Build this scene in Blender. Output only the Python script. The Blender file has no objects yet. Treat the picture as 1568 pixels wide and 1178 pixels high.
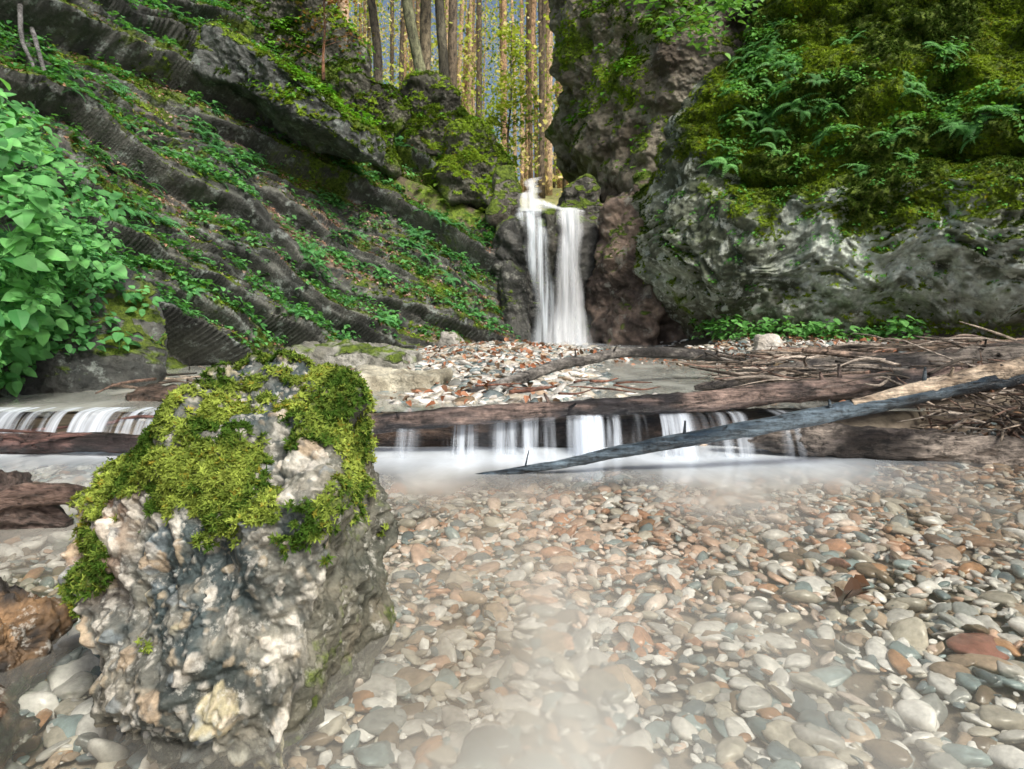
import bpy, bmesh, math, numpy as np
rng=np.random.default_rng(11)
# ---------------------------------------------------------------- noise
def hsh(ix,iy,iz,seed):
    h=(ix*73856093)^(iy*19349663)^(iz*83492791)^(seed*40503+977)
    h=h&0x7fffffff
    h=((h^(h>>13))*1274126177)&0xffffffff
    h=h^(h>>16)
    h=(h*668265263)&0xffffffff
    h=h^(h>>15)
    return h/4294967296.0
def vnoise(p,seed=0):
    i=np.floor(p).astype(np.int64); f=p-i
    w=f*f*f*(f*(f*6-15)+10)
    r=0
    for dx in (0,1):
        wx=w[...,0] if dx else 1-w[...,0]
        for dy in (0,1):
            wy=w[...,1] if dy else 1-w[...,1]
            for dz in (0,1):
                wz=w[...,2] if dz else 1-w[...,2]
                r=r+wx*wy*wz*hsh(i[...,0]+dx,i[...,1]+dy,i[...,2]+dz,seed)
    return r*2-1
def fbm(p,sc=1.0,octv=4,seed=0,gain=.5):
    p=np.asarray(p,float)*sc; a=1;r=0;t=0
    for o in range(octv):
        r=r+a*vnoise(p+o*17.3,seed+o); t+=a; a*=gain; p=p*2.03
    return r/t*1.5
def ridged(p,sc=1.0,octv=4,seed=0):
    p=np.asarray(p,float)*sc; a=1;r=0;t=0
    for o in range(octv):
        r=r+a*(1-np.abs(vnoise(p+o*11.7,seed+o))*1.6); t+=a; a*=.5; p=p*2.1
    return r/t
def worley(p,sc=1.0,seed=0):
    p=np.asarray(p,float)*sc
    i=np.floor(p).astype(np.int64)
    F1=np.full(p.shape[:-1],9.);F2=F1.copy();ID=np.zeros(p.shape[:-1])
    for dx in (-1,0,1):
        for dy in (-1,0,1):
            for dz in (-1,0,1):
                a=i[...,0]+dx;b=i[...,1]+dy;c=i[...,2]+dz
                q=np.stack([a+hsh(a,b,c,seed),b+hsh(a,b,c,seed+1),c+hsh(a,b,c,seed+2)],-1)
                d=np.sqrt(((p-q)**2).sum(-1))
                m=d<F1
                F2=np.where(m,F1,np.minimum(F2,d))
                ID=np.where(m,hsh(a,b,c,seed+3),ID)
                F1=np.where(m,d,F1)
    return F1,F2,ID
def ss(a,b,x):
    t=np.clip((x-a)/(b-a),0,1); return t*t*(3-2*t)
def v3(x,y,z=None):
    x=np.asarray(x,float);y=np.asarray(y,float)
    if z is None: z=np.zeros_like(x)
    return np.stack(np.broadcast_arrays(x,y,z),-1)
def lerpc(a,b,t):
    return np.asarray(a)*(1-t[...,None])+np.asarray(b)*t[...,None]
# ---------------------------------------------------------------- mesh helpers
def build(name,V,F,mat,col=None,attrs=None,smooth=True,parent=None):
    V=np.ascontiguousarray(V,dtype=np.float32).reshape(-1,3)
    F=np.ascontiguousarray(F,dtype=np.int32)
    me=bpy.data.meshes.new(name)
    k=F.shape[1]
    me.vertices.add(len(V)); me.vertices.foreach_set('co',V.ravel())
    me.loops.add(F.size); me.loops.foreach_set('vertex_index',F.ravel())
    me.polygons.add(len(F)); me.polygons.foreach_set('loop_start',np.arange(0,F.size,k,dtype=np.int32))
    me.update(calc_edges=True)
    me.polygons.foreach_set('use_smooth',np.full(len(F),smooth))
    if col is not None:
        c=np.ones((len(V),4),np.float32); c[:,:3]=np.asarray(col).reshape(-1,3)
        me.attributes.new('Col','FLOAT_COLOR','POINT').data.foreach_set('color',c.ravel())
    for k2,a in (attrs or {}).items():
        me.attributes.new(k2,'FLOAT','POINT').data.foreach_set('value',np.asarray(a,dtype=np.float32).ravel())
    me.materials.append(mat)
    ob=bpy.data.objects.new(name,me); bpy.context.scene.collection.objects.link(ob)
    if parent: ob.parent=parent
    return ob
def gridF(nu,nv):
    i=np.arange((nu-1)*(nv-1)); a=i//(nv-1)*nv+i%(nv-1)
    return np.stack([a,a+nv,a+nv+1,a+1],-1)
def gnorm(P):
    du=np.gradient(P,axis=0); dv=np.gradient(P,axis=1)
    n=np.cross(du,dv); return n/(np.linalg.norm(n,axis=-1,keepdims=True)+1e-9)
def fnorm(V,F):
    n=np.cross(V[F[:,1]]-V[F[:,0]],V[F[:,2]]-V[F[:,0]])
    N=np.zeros_like(V)
    for k in range(3): np.add.at(N,F[:,k],n)
    return N/(np.linalg.norm(N,axis=1,keepdims=True)+1e-12)
_ico={}
def ico(l):
    if l not in _ico:
        bm=bmesh.new(); bmesh.ops.create_icosphere(bm,subdivisions=l,radius=1)
        me=bpy.data.meshes.new('t'); bm.to_mesh(me); bm.free()
        V=np.zeros(len(me.vertices)*3);me.vertices.foreach_get('co',V)
        F=np.zeros(len(me.polygons)*3,dtype=np.int32);me.loops.foreach_get('vertex_index',F)
        bpy.data.meshes.remove(me)
        _ico[l]=(V.reshape(-1,3),F.reshape(-1,3))
    return _ico[l]
def hull_shape(pts,level=7,k=16):
    pts=np.asarray(pts,float); c=pts.mean(0)
    bm=bmesh.new()
    for p in pts: bm.verts.new(p)
    bmesh.ops.convex_hull(bm,input=bm.verts)
    bm.normal_update()
    D,F=ico(level); acc=np.zeros(len(D))
    for f in bm.faces:
        n=np.array(f.normal);
        if f.calc_area()<1e-7: continue
        h=np.dot(n,np.array(f.verts[0].co)-c)
        if h<0: n=-n;h=-h
        dn=D@n
        acc+=np.where(dn>1e-4,(np.maximum(dn,1e-4)/max(h,1e-4))**k,0)
    bm.free()
    t=acc**(-1.0/k)
    return c+D*t[:,None],F
def orient(up,yaw,tilt=None):
    up=up/(np.linalg.norm(up,axis=1,keepdims=True)+1e-9)
    ref=np.where(np.abs(up[:,2:3])>.95,np.array([[1.,0,0]]),np.array([[0,0,1.]]))
    x=np.cross(ref,up); x/=np.linalg.norm(x,axis=1,keepdims=True)
    y=np.cross(up,x)
    c=np.cos(yaw)[:,None];s=np.sin(yaw)[:,None]
    x2=x*c+y*s; y2=-x*s+y*c
    return np.stack([x2,y2,up],-1)
def inst(T,pos,R,s,col):
    V,F=T
    n=len(pos); s=np.asarray(s,float)
    if s.ndim==1: s=s[:,None].repeat(3,1)
    W=np.einsum('nij,nkj->nki',R,V[None]*s[:,None,:])+pos[:,None,:]
    FF=F[None]+(np.arange(n)*len(V))[:,None,None]
    C=np.repeat(col[:,None,:],len(V),1)
    return W.reshape(-1,3),FF.reshape(-1,F.shape[1]),C.reshape(-1,3)
def join(parts):
    Vs=[];Fs=[];Cs=[];o=0
    for p in parts:
        Vs.append(p[0]);Fs.append(p[1]+o);o+=len(p[0])
        if len(p)>2: Cs.append(p[2])
    return np.concatenate(Vs),np.concatenate(Fs),(np.concatenate(Cs) if Cs else None)
def cr(pts,n):
    pts=np.asarray(pts,float); m=len(pts)
    P=np.vstack([2*pts[0]-pts[1],pts,2*pts[-1]-pts[-2]])
    t=np.linspace(0,m-1,n); i=np.minimum(t.astype(int),m-2); f=(t-i)[:,None]
    a,b,c,d=P[i],P[i+1],P[i+2],P[i+3]
    return .5*((2*b)+(-a+c)*f+(2*a-5*b+4*c-d)*f*f+(-a+3*b-3*c+d)*f**3)
def tube(pts,rad,n=40,sides=16,seed=0,amp=.12,fs=6,squash=1.0):
    C=cr(pts,n); r=np.interp(np.linspace(0,1,n),np.linspace(0,1,len(rad)),rad)
    T=np.gradient(C,axis=0); T/=np.linalg.norm(T,axis=1,keepdims=True)
    up=np.array([0,0,1.]) if abs(T[:,2]).mean()<.8 else np.array([1.,0,0])
    X=np.cross(T,up); X/=np.linalg.norm(X,axis=1,keepdims=True); Y=np.cross(X,T)
    a=np.linspace(0,2*np.pi,sides,endpoint=False)
    d=X[:,None]*np.cos(a)[None,:,None]+Y[:,None]*np.sin(a)[None,:,None]*squash
    L=np.linspace(0,1,n)*np.linalg.norm(np.diff(C,axis=0),axis=1).sum()
    q=np.stack(np.broadcast_arrays(np.cos(a)[None]*1.3,np.sin(a)[None]*1.3,(L*fs)[:,None]),-1)
    k=1+amp*fbm(q,1.6,4,seed)
    P=C[:,None]+d*(r[:,None]*k)[...,None]
    e0=C[0]+(P[0]-C[0])*.02; e1=C[-1]+(P[-1]-C[-1])*.02
    P=np.concatenate([e0[None],P[:1]*1.0,P,P[-1:],e1[None]])
    m=len(P); i=np.arange((m-1)*sides); ra=i//sides; sa=i%sides; sb=(sa+1)%sides
    F=np.stack([ra*sides+sa,ra*sides+sb,(ra+1)*sides+sb,(ra+1)*sides+sa],-1)
    return P.reshape(-1,3),F
# ---------------------------------------------------------------- materials
def newmat(name):
    m=bpy.data.materials.new(name); m.use_nodes=True
    nt=m.node_tree; nt.nodes.clear()
    out=nt.nodes.new('ShaderNodeOutputMaterial')
    return m,nt,out
class N:
    def __init__(s,nt): s.nt=nt
    def n(s,t,**k):
        x=s.nt.nodes.new(t)
        for a,b in k.items(): setattr(x,a,b)
        return x
    def l(s,a,b): s.nt.links.new(a,b)
    def noise(s,vec,sc,det=4,rough=.6,dist=0):
        x=s.n('ShaderNodeTexNoise'); x.inputs['Scale'].default_value=sc;x.inputs['Detail'].default_value=det
        x.inputs['Roughness'].default_value=rough; x.inputs['Distortion'].default_value=dist
        s.l(vec,x.inputs['Vector']); return x.outputs['Fac']
    def mr(s,v,a,b,c=0,d=1):
        x=s.n('ShaderNodeMapRange'); s.l(v,x.inputs[0])
        for i,q in zip((1,2,3,4),(a,b,c,d)): x.inputs[i].default_value=q
        return x.outputs[0]
    def math(s,op,a,b=None):
        x=s.n('ShaderNodeMath',operation=op)
        for i,q in enumerate((a,b)):
            if q is None: continue
            if isinstance(q,(int,float)): x.inputs[i].default_value=q
            else: s.l(q,x.inputs[i])
        return x.outputs[0]
    def mix(s,f,a,b,bt='MIX'):
        x=s.n('ShaderNodeMix',data_type='RGBA',blend_type=bt)
        for i,q in ((0,f),(6,a),(7,b)):
            if isinstance(q,(int,float)): x.inputs[i].default_value=q
            elif isinstance(q,tuple): x.inputs[i].default_value=(*q,1)
            else: s.l(q,x.inputs[i])
        return x.outputs[2]
    def attr(s,name):
        return s.n('ShaderNodeAttribute',attribute_name=name)
    def gray(s,v):
        x=s.n('ShaderNodeCombineColor')
        for i in range(3): s.l(v,x.inputs[i])
        return x.outputs[0]
def rockmat(name,fine=30,bump=.5,bd=.02,rough=.75,var=(.35,1.8),mossA=(.03,.055,.006),mossB=(.19,.28,.03),lich=None,lr=(.56,.66)):
    m,nt,out=newmat(name); g=N(nt)
    tc=g.n('ShaderNodeTexCoord').outputs['Object']
    col=g.attr('Col').outputs['Color']; moss=g.attr('moss').outputs['Fac']
    n1=g.noise(tc,fine,6,.72); n2=g.noise(tc,fine*.23,4,.6,.4)
    k=g.mr(g.math('ADD',g.math('MULTIPLY',n1,.6),g.math('MULTIPLY',n2,.4)),.33,.67,*var)
    c=g.mix(1.0,col,g.gray(k),'MULTIPLY')
    if lich:
        n4=g.noise(tc,fine*.45,5,.75)
        c=g.mix(g.mr(n4,lr[0],lr[1],0,lich[1]),c,lich[0])
    mk=g.mr(g.math('ADD',moss,g.math('MULTIPLY',g.math('SUBTRACT',n2,.5),1.6)),.42,.6)
    n3=g.noise(tc,fine*1.7,4,.75)
    mc=g.mix(g.mr(n3,.35,.68),mossA,mossB)
    c=g.mix(mk,c,mc)
    b=g.n('ShaderNodeBump'); b.inputs['Strength'].default_value=bump; b.inputs['Distance'].default_value=bd
    h=g.math('ADD',n1,g.math('MULTIPLY',g.math('MULTIPLY',n3,mk),1.2)); g.l(h,b.inputs['Height'])
    p=g.n('ShaderNodeBsdfPrincipled'); g.l(c,p.inputs['Base Color'])
    g.l(g.mr(mk,0,1,rough,.95),p.inputs['Roughness']); g.l(b.outputs[0],p.inputs['Normal'])
    g.l(p.outputs[0],out.inputs[0]); return m
def leafmat(name,tr=.35,rough=.5,spec=.25):
    m,nt,out=newmat(name); g=N(nt)
    c=g.attr('Col').outputs['Color']
    p=g.n('ShaderNodeBsdfPrincipled'); g.l(c,p.inputs['Base Color']); p.inputs['Roughness'].default_value=rough
    p.inputs['Specular IOR Level'].default_value=spec
    t=g.n('ShaderNodeBsdfTranslucent'); g.l(g.mix(1.0,c,(1.3,1.25,.6),'MULTIPLY'),t.inputs[0])
    x=g.n('ShaderNodeMixShader'); x.inputs[0].default_value=tr
    g.l(p.outputs[0],x.inputs[1]);g.l(t.outputs[0],x.inputs[2]);g.l(x.outputs[0],out.inputs[0]); return m
def stonemat(name,rough=.35):
    m,nt,out=newmat(name); g=N(nt)
    tc=g.n('ShaderNodeTexCoord').outputs['Object']
    c=g.attr('Col').outputs['Color']
    n=g.noise(tc,60,5,.65); n2=g.noise(tc,14,3,.6,1.)
    k=g.mr(g.math('ADD',g.math('MULTIPLY',n,.5),g.math('MULTIPLY',n2,.5)),.3,.7,.5,1.4)
    c=g.mix(1.0,c,g.gray(k),'MULTIPLY')
    b=g.n('ShaderNodeBump'); b.inputs['Strength'].default_value=.3; b.inputs['Distance'].default_value=.005; g.l(n,b.inputs['Height'])
    p=g.n('ShaderNodeBsdfPrincipled'); g.l(c,p.inputs['Base Color']); p.inputs['Roughness'].default_value=rough
    g.l(b.outputs[0],p.inputs['Normal']); g.l(p.outputs[0],out.inputs[0]); return m
def barkmat(name,rough=.5,sc=12,stretch=(6,1,1)):
    m,nt,out=newmat(name); g=N(nt)
    tc=g.n('ShaderNodeTexCoord').outputs['Object']
    mp=g.n('ShaderNodeMapping'); mp.inputs['Scale'].default_value=stretch; g.l(tc,mp.inputs[0])
    c=g.attr('Col').outputs['Color']
    n=g.noise(mp.outputs[0],sc,6,.7,.3); n2=g.noise(tc,7,4,.65,.5); n3=g.noise(tc,60,4,.65)
    k=g.mr(g.math('ADD',g.math('ADD',g.math('MULTIPLY',n,.5),g.math('MULTIPLY',n2,.3)),g.math('MULTIPLY',n3,.2)),.41,.6,.12,2.4)
    c=g.mix(1.0,c,g.gray(k),'MULTIPLY')
    b=g.n('ShaderNodeBump'); b.inputs['Strength'].default_value=1.; b.inputs['Distance'].default_value=.02
    g.l(g.math('ADD',n,g.math('MULTIPLY',n3,.4)),b.inputs['Height'])
    p=g.n('ShaderNodeBsdfPrincipled'); g.l(c,p.inputs['Base Color']); p.inputs['Roughness'].default_value=rough
    g.l(b.outputs[0],p.inputs['Normal']); g.l(p.outputs[0],out.inputs[0]); return m
def watermat(name):
    m,nt,out=newmat(name); g=N(nt)
    tc=g.n('ShaderNodeTexCoord').outputs['Object']
    foam=g.attr('foam').outputs['Fac']
    mp=g.n('ShaderNodeMapping'); mp.inputs['Scale'].default_value=(1.,.45,1); mp.inputs['Rotation'].default_value=(0,0,.25); g.l(tc,mp.inputs[0])
    n=g.noise(mp.outputs[0],3.0,3,.45,.3); n2=g.noise(mp.outputs[0],16,3,.5,.3)
    f=g.math('MULTIPLY',foam,g.mr(n,.3,.7,.6,1.35))
    f=g.math('MINIMUM',f,.94)
    t=g.n('ShaderNodeBsdfTransparent'); t.inputs[0].default_value=(.95,.97,.95,1)
    d=g.n('ShaderNodeBsdfDiffuse'); g.l(g.attr('Col').outputs['Color'],d.inputs[0])
    a=g.n('ShaderNodeMixShader'); g.l(f,a.inputs[0]); g.l(t.outputs[0],a.inputs[1]); g.l(d.outputs[0],a.inputs[2])
    b=g.n('ShaderNodeBump'); b.inputs['Strength'].default_value=.35; b.inputs['Distance'].default_value=.02; g.l(g.math('ADD',n,g.math('MULTIPLY',n2,.4)),b.inputs['Height'])
    gl=g.n('ShaderNodeBsdfGlossy'); gl.inputs['Roughness'].default_value=.12; g.l(b.outputs[0],gl.inputs['Normal'])
    fr=g.n('ShaderNodeFresnel'); fr.inputs[0].default_value=1.33; g.l(b.outputs[0],fr.inputs['Normal'])
    x=g.n('ShaderNodeMixShader'); g.l(fr.outputs[0],x.inputs[0]); g.l(a.outputs[0],x.inputs[1]); g.l(gl.outputs[0],x.inputs[2])
    g.l(x.outputs[0],out.inputs[0]); return m
def fallmat(name,sx=9,sz=.5,lo=.3,hi=.7,amin=.25,base=(.88,.92,.96)):
    m,nt,out=newmat(name); g=N(nt)
    tc=g.n('ShaderNodeTexCoord').outputs['Object']
    mp=g.n('ShaderNodeMapping'); mp.inputs['Scale'].default_value=(sx,sz,sz); g.l(tc,mp.inputs[0])
    n=g.noise(mp.outputs[0],1.6,4,.55,.15); fade=g.attr('fade').outputs['Fac']
    a=g.math('MULTIPLY',fade,g.mr(n,lo,hi,amin,1.0))
    t=g.n('ShaderNodeBsdfTransparent')
    d=g.n('ShaderNodeBsdfDiffuse'); d.inputs[0].default_value=(*base,1)
    tl=g.n('ShaderNodeBsdfTranslucent'); tl.inputs[0].default_value=(*base,1)
    dm=g.n('ShaderNodeMixShader'); dm.inputs[0].default_value=.2; g.l(d.outputs[0],dm.inputs[1]);g.l(tl.outputs[0],dm.inputs[2])
    x=g.n('ShaderNodeMixShader'); g.l(a,x.inputs[0]); g.l(t.outputs[0],x.inputs[1]); g.l(dm.outputs[0],x.inputs[2])
    g.l(x.outputs[0],out.inputs[0]); return m
M_left=rockmat('slate_rock',fine=13,bump=.9,bd=.05,rough=.6,lich=((.36,.42,.40),.6),lr=(.55,.65))
M_right=rockmat('limestone',fine=13,bump=.9,bd=.04,rough=.8,lich=((.62,.68,.62),.7),lr=(.53,.61))
M_rock=rockmat('rock',fine=9,bump=.9,bd=.06,rough=.65,lich=((.42,.43,.38),.55))
M_boul=rockmat('conglomerate',fine=60,bump=1.,bd=.006,rough=.5,mossA=(.035,.055,.012),mossB=(.2,.26,.055),lich=((.6,.6,.55),.55),lr=(.56,.64))
M_ground=rockmat('soil',fine=12,bump=.5,bd=.03,rough=.9)
M_leaf=leafmat('leaves'); M_moss=leafmat('moss',.2,.8,.1); M_litter=leafmat('leaf_litter',.1,.6,.3)
M_far=leafmat('sun_tinted_leaves',.5,.6,.1)  # distant leaves, sunlight painted into their vertex colours
M_pebble=stonemat('pebbles',.24); M_wet=barkmat('wet_wood',.28,9,(1.0,7,7)); M_dry=barkmat('dry_wood',.6,9,(1.2,7,7))
M_bark=barkmat('bark',.85,5,(4,4,1)); M_water=watermat('water')
M_fall=fallmat('falling_water'); M_thin=fallmat('thin_falling_water',12,.5,.36,.64,.05,(.8,.88,.95)); M_casc=fallmat('cascade_water',11,.5,.40,.64,.0,(.78,.87,.98))
# ---------------------------------------------------------------- plans
LB=np.array([(-3.9,-4),(-3.75,-1),(-3.55,1.5),(-3.3,3.2),(-3.2,4.3),(-3.0,5.5),(-2.5,7),(-1.4,8.5),(-.3,9.25),(.3,9.8),(.55,10.5)])
RB=np.array([(3.6,12.3),(2.6,10.6),(2.02,9.2),(2.25,8.2),(2.95,7.5),(3.9,7.0),(5.1,6.3),(6.8,5.0),(8.2,2.5),(8.8,-1),(9,-4)])
def bed(x,y):
    p=v3(x,y)
    n=fbm(p,1.3,3,5)*.02
    low=-.10+.06*ss(.35,1.2,x)+.05*ss(-.85,-1.6,x)-.03*np.exp(-((x-.0)/.3)**2)
    low=low+.05*ss(1.6,3.0,x)*ss(1.,2.6,y)
    up=.12+.15*np.exp(-((x+.1)/.85)**2-((y-6.8)/2.3)**2)+.2*ss(1.7,2.9,x)-.05*np.exp(-((x-1.1)/.6)**2-((y-5.2)/1.)**2)
    up=up-.05*ss(-1.1,-1.8,x)
    st=ss(3.2,3.5,y)
    z=low*(1-st)+up*st+n
    z=z+ss(10.0,10.5,y)*1.75+np.maximum(0,y-10.5)*.2
    dl=np.maximum(0,np.interp(y,LB[:,1],LB[:,0])-.35-x); dr=np.maximum(0,x-np.interp(y,RB[::-1][:,1],RB[::-1][:,0])-.6)
    ycap=1+5*ss(9,5,y)
    side=np.minimum(dl*.5,ycap*.8+dl*.2)+np.minimum(dr*1.2,7+dr*.1)
    far=ss(12,20,y)
    return z+side*(1-far*.6)
# ---------------------------------------------------------------- ground
nx,ny=420,420
tx=np.linspace(-1,1,nx); gx=6*tx+110*np.sign(tx)*np.abs(tx)**7
ty=np.linspace(0,1,ny); gy=-4+14*ty+140*ty**6
GX,GY=np.meshgrid(gx,gy,indexing='ij')
GZ=bed(GX,GY)-.012
GP=v3(GX,GY,GZ); nn=fbm(GP,2,4,3)
gc=lerpc((.13,.10,.07),(.26,.22,.17),np.clip(.5+nn,0,1))
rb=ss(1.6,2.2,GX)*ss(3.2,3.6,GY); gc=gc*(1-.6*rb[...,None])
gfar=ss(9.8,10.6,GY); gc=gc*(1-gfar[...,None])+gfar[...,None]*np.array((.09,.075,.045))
gff=ss(15,22,GY); gc=gc*(1-gff[...,None])+gff[...,None]*np.array((.3,.28,.12))
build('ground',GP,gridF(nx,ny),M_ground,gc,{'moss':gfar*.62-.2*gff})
# ---------------------------------------------------------------- left cliff
def dense(L,a,b,n1,n2,n3):
    return np.unique(np.concatenate([np.linspace(0,a,n1),np.linspace(a,b,n2),np.linspace(b,L,n3)]))
def plan(B,s):
    C=cr(B,900); d=np.r_[0,np.cumsum(np.linalg.norm(np.diff(C,axis=0),axis=1))]
    P=np.stack([np.interp(s,d,C[:,0]),np.interp(s,d,C[:,1])],-1)
    T=np.gradient(C,axis=0); T/=np.linalg.norm(T,axis=1,keepdims=True)
    for _ in range(60): T[1:-1]=(T[:-2]+T[1:-1]+T[2:])/3
    TT=np.stack([np.interp(s,d,T[:,0]),np.interp(s,d,T[:,1])],-1)
    TT/=np.linalg.norm(TT,axis=1,keepdims=True)
    return P,TT,d[-1]
_,_,LL=plan(LB,np.array([0.]))
su=dense(LL,6.2,LL,90,720,2); PB,TB,_=plan(LB,su)
h=np.unique(np.concatenate([np.linspace(-.25,5,500),np.linspace(5,14,70)]))
U,H=np.meshgrid(su,h,indexing='ij')
fromend=LL-U
zraw=H*1.12+.42*(1-np.exp(-np.maximum(H,0)/.22))+np.minimum(H,0)*1.5-.05
hm=np.interp(fromend,[0,.6,1.2,2.,3.2,4.5,6,9],[1.9,2.5,3.0,3.7,4.8,6.4,9.,11.])
kk=5; z=-np.log(np.exp(-zraw*kk)+np.exp(-hm*kk))/kk+.12*np.maximum(H,0)*ss(0,3,H)
out=np.stack([-TB[:,1],TB[:,0]],-1)
XY=PB[:,None]+out[:,None]*H[...,None]
P=np.concatenate([XY,z[...,None]],-1)
Nn=gnorm(P); 
if Nn[300,150,2]<0: Nn=-Nn
w1=fbm(P,.35,3,21); w2=fbm(P,1.4,3,23)
s=(z+.44*U+w1*.4)/.44+w2*.12+.03*fbm(P,6,3,24)
idx=np.floor(s).astype(np.int64); f=s-idx
o0=np.zeros_like(idx)
amp=hsh(idx,o0,o0,5)
along=fbm(v3(U*.5,idx*3.7,0*U),1,3,8)
amp=(.10+.24*amp)*np.clip(.95+along*1.1,.15,1.5)
saw=ss(0,.06,f)*(1-.08*f-.92*ss(.3,1.,f))
s2=s*3.1+.4*fbm(P,1.5,3,31); f2=s2-np.floor(s2); i2=np.floor(s2).astype(np.int64)
along2=np.clip(.5+1.9*fbm(v3(U*.7,i2*2.3,0*U),1,3,9),0,1.3)
saw2=ss(0,.12,f2)*(1-f2)*along2
c1,c2,ci=worley(v3(U*.8+.15*w2,s*1.1,0*U),1.,61)
c3,c4,cj=worley(v3(U*2.4,s*2.6+.2*w2,0*U),1.,62)
disp=amp*saw+.07*saw2+.11*fbm(P,.8,4,33)+.045*fbm(P,3.5,6,35,.6)+.08*(ci-.5)*ss(0,.10,c2-c1)+.05*(cj-.5)*ss(0,.12,c4-c3)-.04*ss(.08,.0,c2-c1)
disp=disp*np.where(zraw>hm+.3,.5,1)
P=P+Nn*disp[...,None]
N2=gnorm(P)
if N2[300,150,2]<0: N2=-N2
nz=N2[...,2]
m1=fbm(P,1.1,4,41); m2=fbm(P,.5,3,43); m3=fbm(P*np.array([1,1,2.]),4,4,44)
col=lerpc((.045,.052,.047),(.20,.21,.185),np.clip(.42+.7*m1+.6*m3,0,1))
brown=np.clip(ss(-.35,.2,m2+.3*m1)*.95,0,1)*ss(.35,.6,nz)*ss(.15,.4,f)
col=col*(1-brown[...,None])+brown[...,None]*np.array((.21,.145,.11))
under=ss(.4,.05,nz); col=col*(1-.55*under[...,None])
mossL=np.clip(ss(.3,.75,nz)*.45+.45*m1+.32*ss(.1,.35,f)*ss(1.,.75,f)-.02-.28*brown+.35*ss(1.8,2.8,P[...,2])*ss(4.5,2,fromend)+.12*ss(9,4,fromend),0,1)
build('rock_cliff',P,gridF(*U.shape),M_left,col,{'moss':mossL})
LP,LN,Lf,Lm1,Lm2,Lend,Lover,Lbr=P,N2,f,m1,m2,fromend,(zraw>hm+2.5),brown
# ---------------------------------------------------------------- right cliff
_,_,RL=plan(RB,np.array([0.]))
su=dense(RL,.6,9.,20,640,80); PB,TB,_=plan(RB,su)
zz=np.unique(np.concatenate([np.linspace(-.3,4.6,400),np.linspace(4.6,9.5,70)]))
U,Z=np.meshgrid(su,zz,indexing='ij')
le=1-ss(4.0,4.9,U)
U3=np.stack([U,0*U,0*U],-1)
Zs=Z+.16*fbm(U3,1.1,3,58)
profA=np.interp(Zs,[-.3,.15,.45,.8,1.2,1.6,1.95,2.12,2.2,2.35,2.6,2.68,2.9,3.4,3.5,4.2,5,7,9.5],[-.55,-.5,-.28,-.05,.10,.12,.04,-.06,-.24,-.14,-.14,-.30,-.30,-.46,-.66,-.9,-1.2,-1.9,-3.5])
profB=np.interp(Z,[-.3,.15,.45,.8,1.2,1.6,2.2,2.9,3.5,3.8,4.2,5,9.5],[-.6,-.55,-.35,-.05,.12,.2,.1,-.18,-.4,-.7,-1.6,-3.2,-5])
prof=profA*(1-le)+profB*le
out=np.stack([TB[:,1],-TB[:,0]],-1)
XY=PB[:,None]+out[:,None]*prof[...,None]
P=np.concatenate([XY,Z[...,None]],-1)
ON=np.concatenate([np.broadcast_to(out[:,None],XY.shape),np.zeros(Z.shape)[...,None]],-1)
q=P*np.array([1,1,1.])
big=fbm(q,.6,3,61)*.26+fbm(q,1.7,3,63)*.15
wq=q+.25*np.stack([fbm(q,1.5,2,90),fbm(q,1.5,2,91),fbm(q,1.5,2,92)],-1)
qr=np.stack([wq[...,0]*2.6,wq[...,1]*2.6,wq[...,2]*6+wq[...,0]*1.6],-1)
rip=ridged(qr,1.2,4,65)
lowz=ss(.4,.8,Z)*ss(2.2,1.9,Z)
C1,C2,CI=worley(wq*np.array([1,1,1.6]),3.2,68); D1,D2,DI=worley(wq*np.array([1,1,1.8]),8,69)
disp=big+lowz*(.08*rip+.12*(.6-C1)+.06*(.6-D1))+.05*fbm(q,5,5,67,.6)
F1,F2,ID=worley(wq*np.array([1,1,1.4]),1.5,70)
upz=ss(2.2,2.5,Z)
disp=disp+upz*(1-le)*(.28*(1-F1)-.1)+upz*.08*fbm(q,4,3,72)
P=P+ON*disp[...,None]; P[...,2]+=.12*fbm(q,1.4,3,74)
N2=gnorm(P)
if (N2[200,150]@np.array([*out[200],0]))<0: N2=-N2
nz=N2[...,2]; m1=fbm(P,1.3,4,81); m2=fbm(P,.6,3,83); m3=fbm(P*np.array([1,1,1.6]),6,4,84)
col=lerpc((.065,.08,.05),(.32,.36,.28),np.clip(.42+m1*.9+.45*m3+lowz*.3*(rip-.4)*2,0,1))
wh=ss(.0,.5,rip+.4*m2+.5*m3)*lowz*ss(2.6,3.6,P[...,0]); col=col*(1-.75*wh[...,None])+.75*wh[...,None]*np.array((.64,.72,.66))
whl=le*ss(-.15,.3,m1+.3*m3)*ss(1.2,2.2,Z)*.75; col=col*(1-whl[...,None])+whl[...,None]*np.array((.5,.51,.45))
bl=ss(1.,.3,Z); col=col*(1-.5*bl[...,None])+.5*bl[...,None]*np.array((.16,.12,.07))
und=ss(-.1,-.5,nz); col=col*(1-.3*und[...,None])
mossR=ss(2.05,2.35,Zs+.35*m2)*.8*(1-.6*le)+.5*ss(1.35,1.95,Zs+.5*m2)*(1-le)*ss(-.5,.3,m1+.25)*.9+.45*m1*ss(.6,1.6,Z)-.1*und+.35*bl*ss(-.2,.2,m1)+.25*ss(.2,.5,nz)*.9+.23
mossR=np.clip(mossR-.25*ss(.25,.5,fbm(P,1.9,3,87))*upz,0,1)
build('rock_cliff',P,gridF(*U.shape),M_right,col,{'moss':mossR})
RP,RN,Rm,RU,RZ=P,N2,mossR,U,Z
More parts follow.
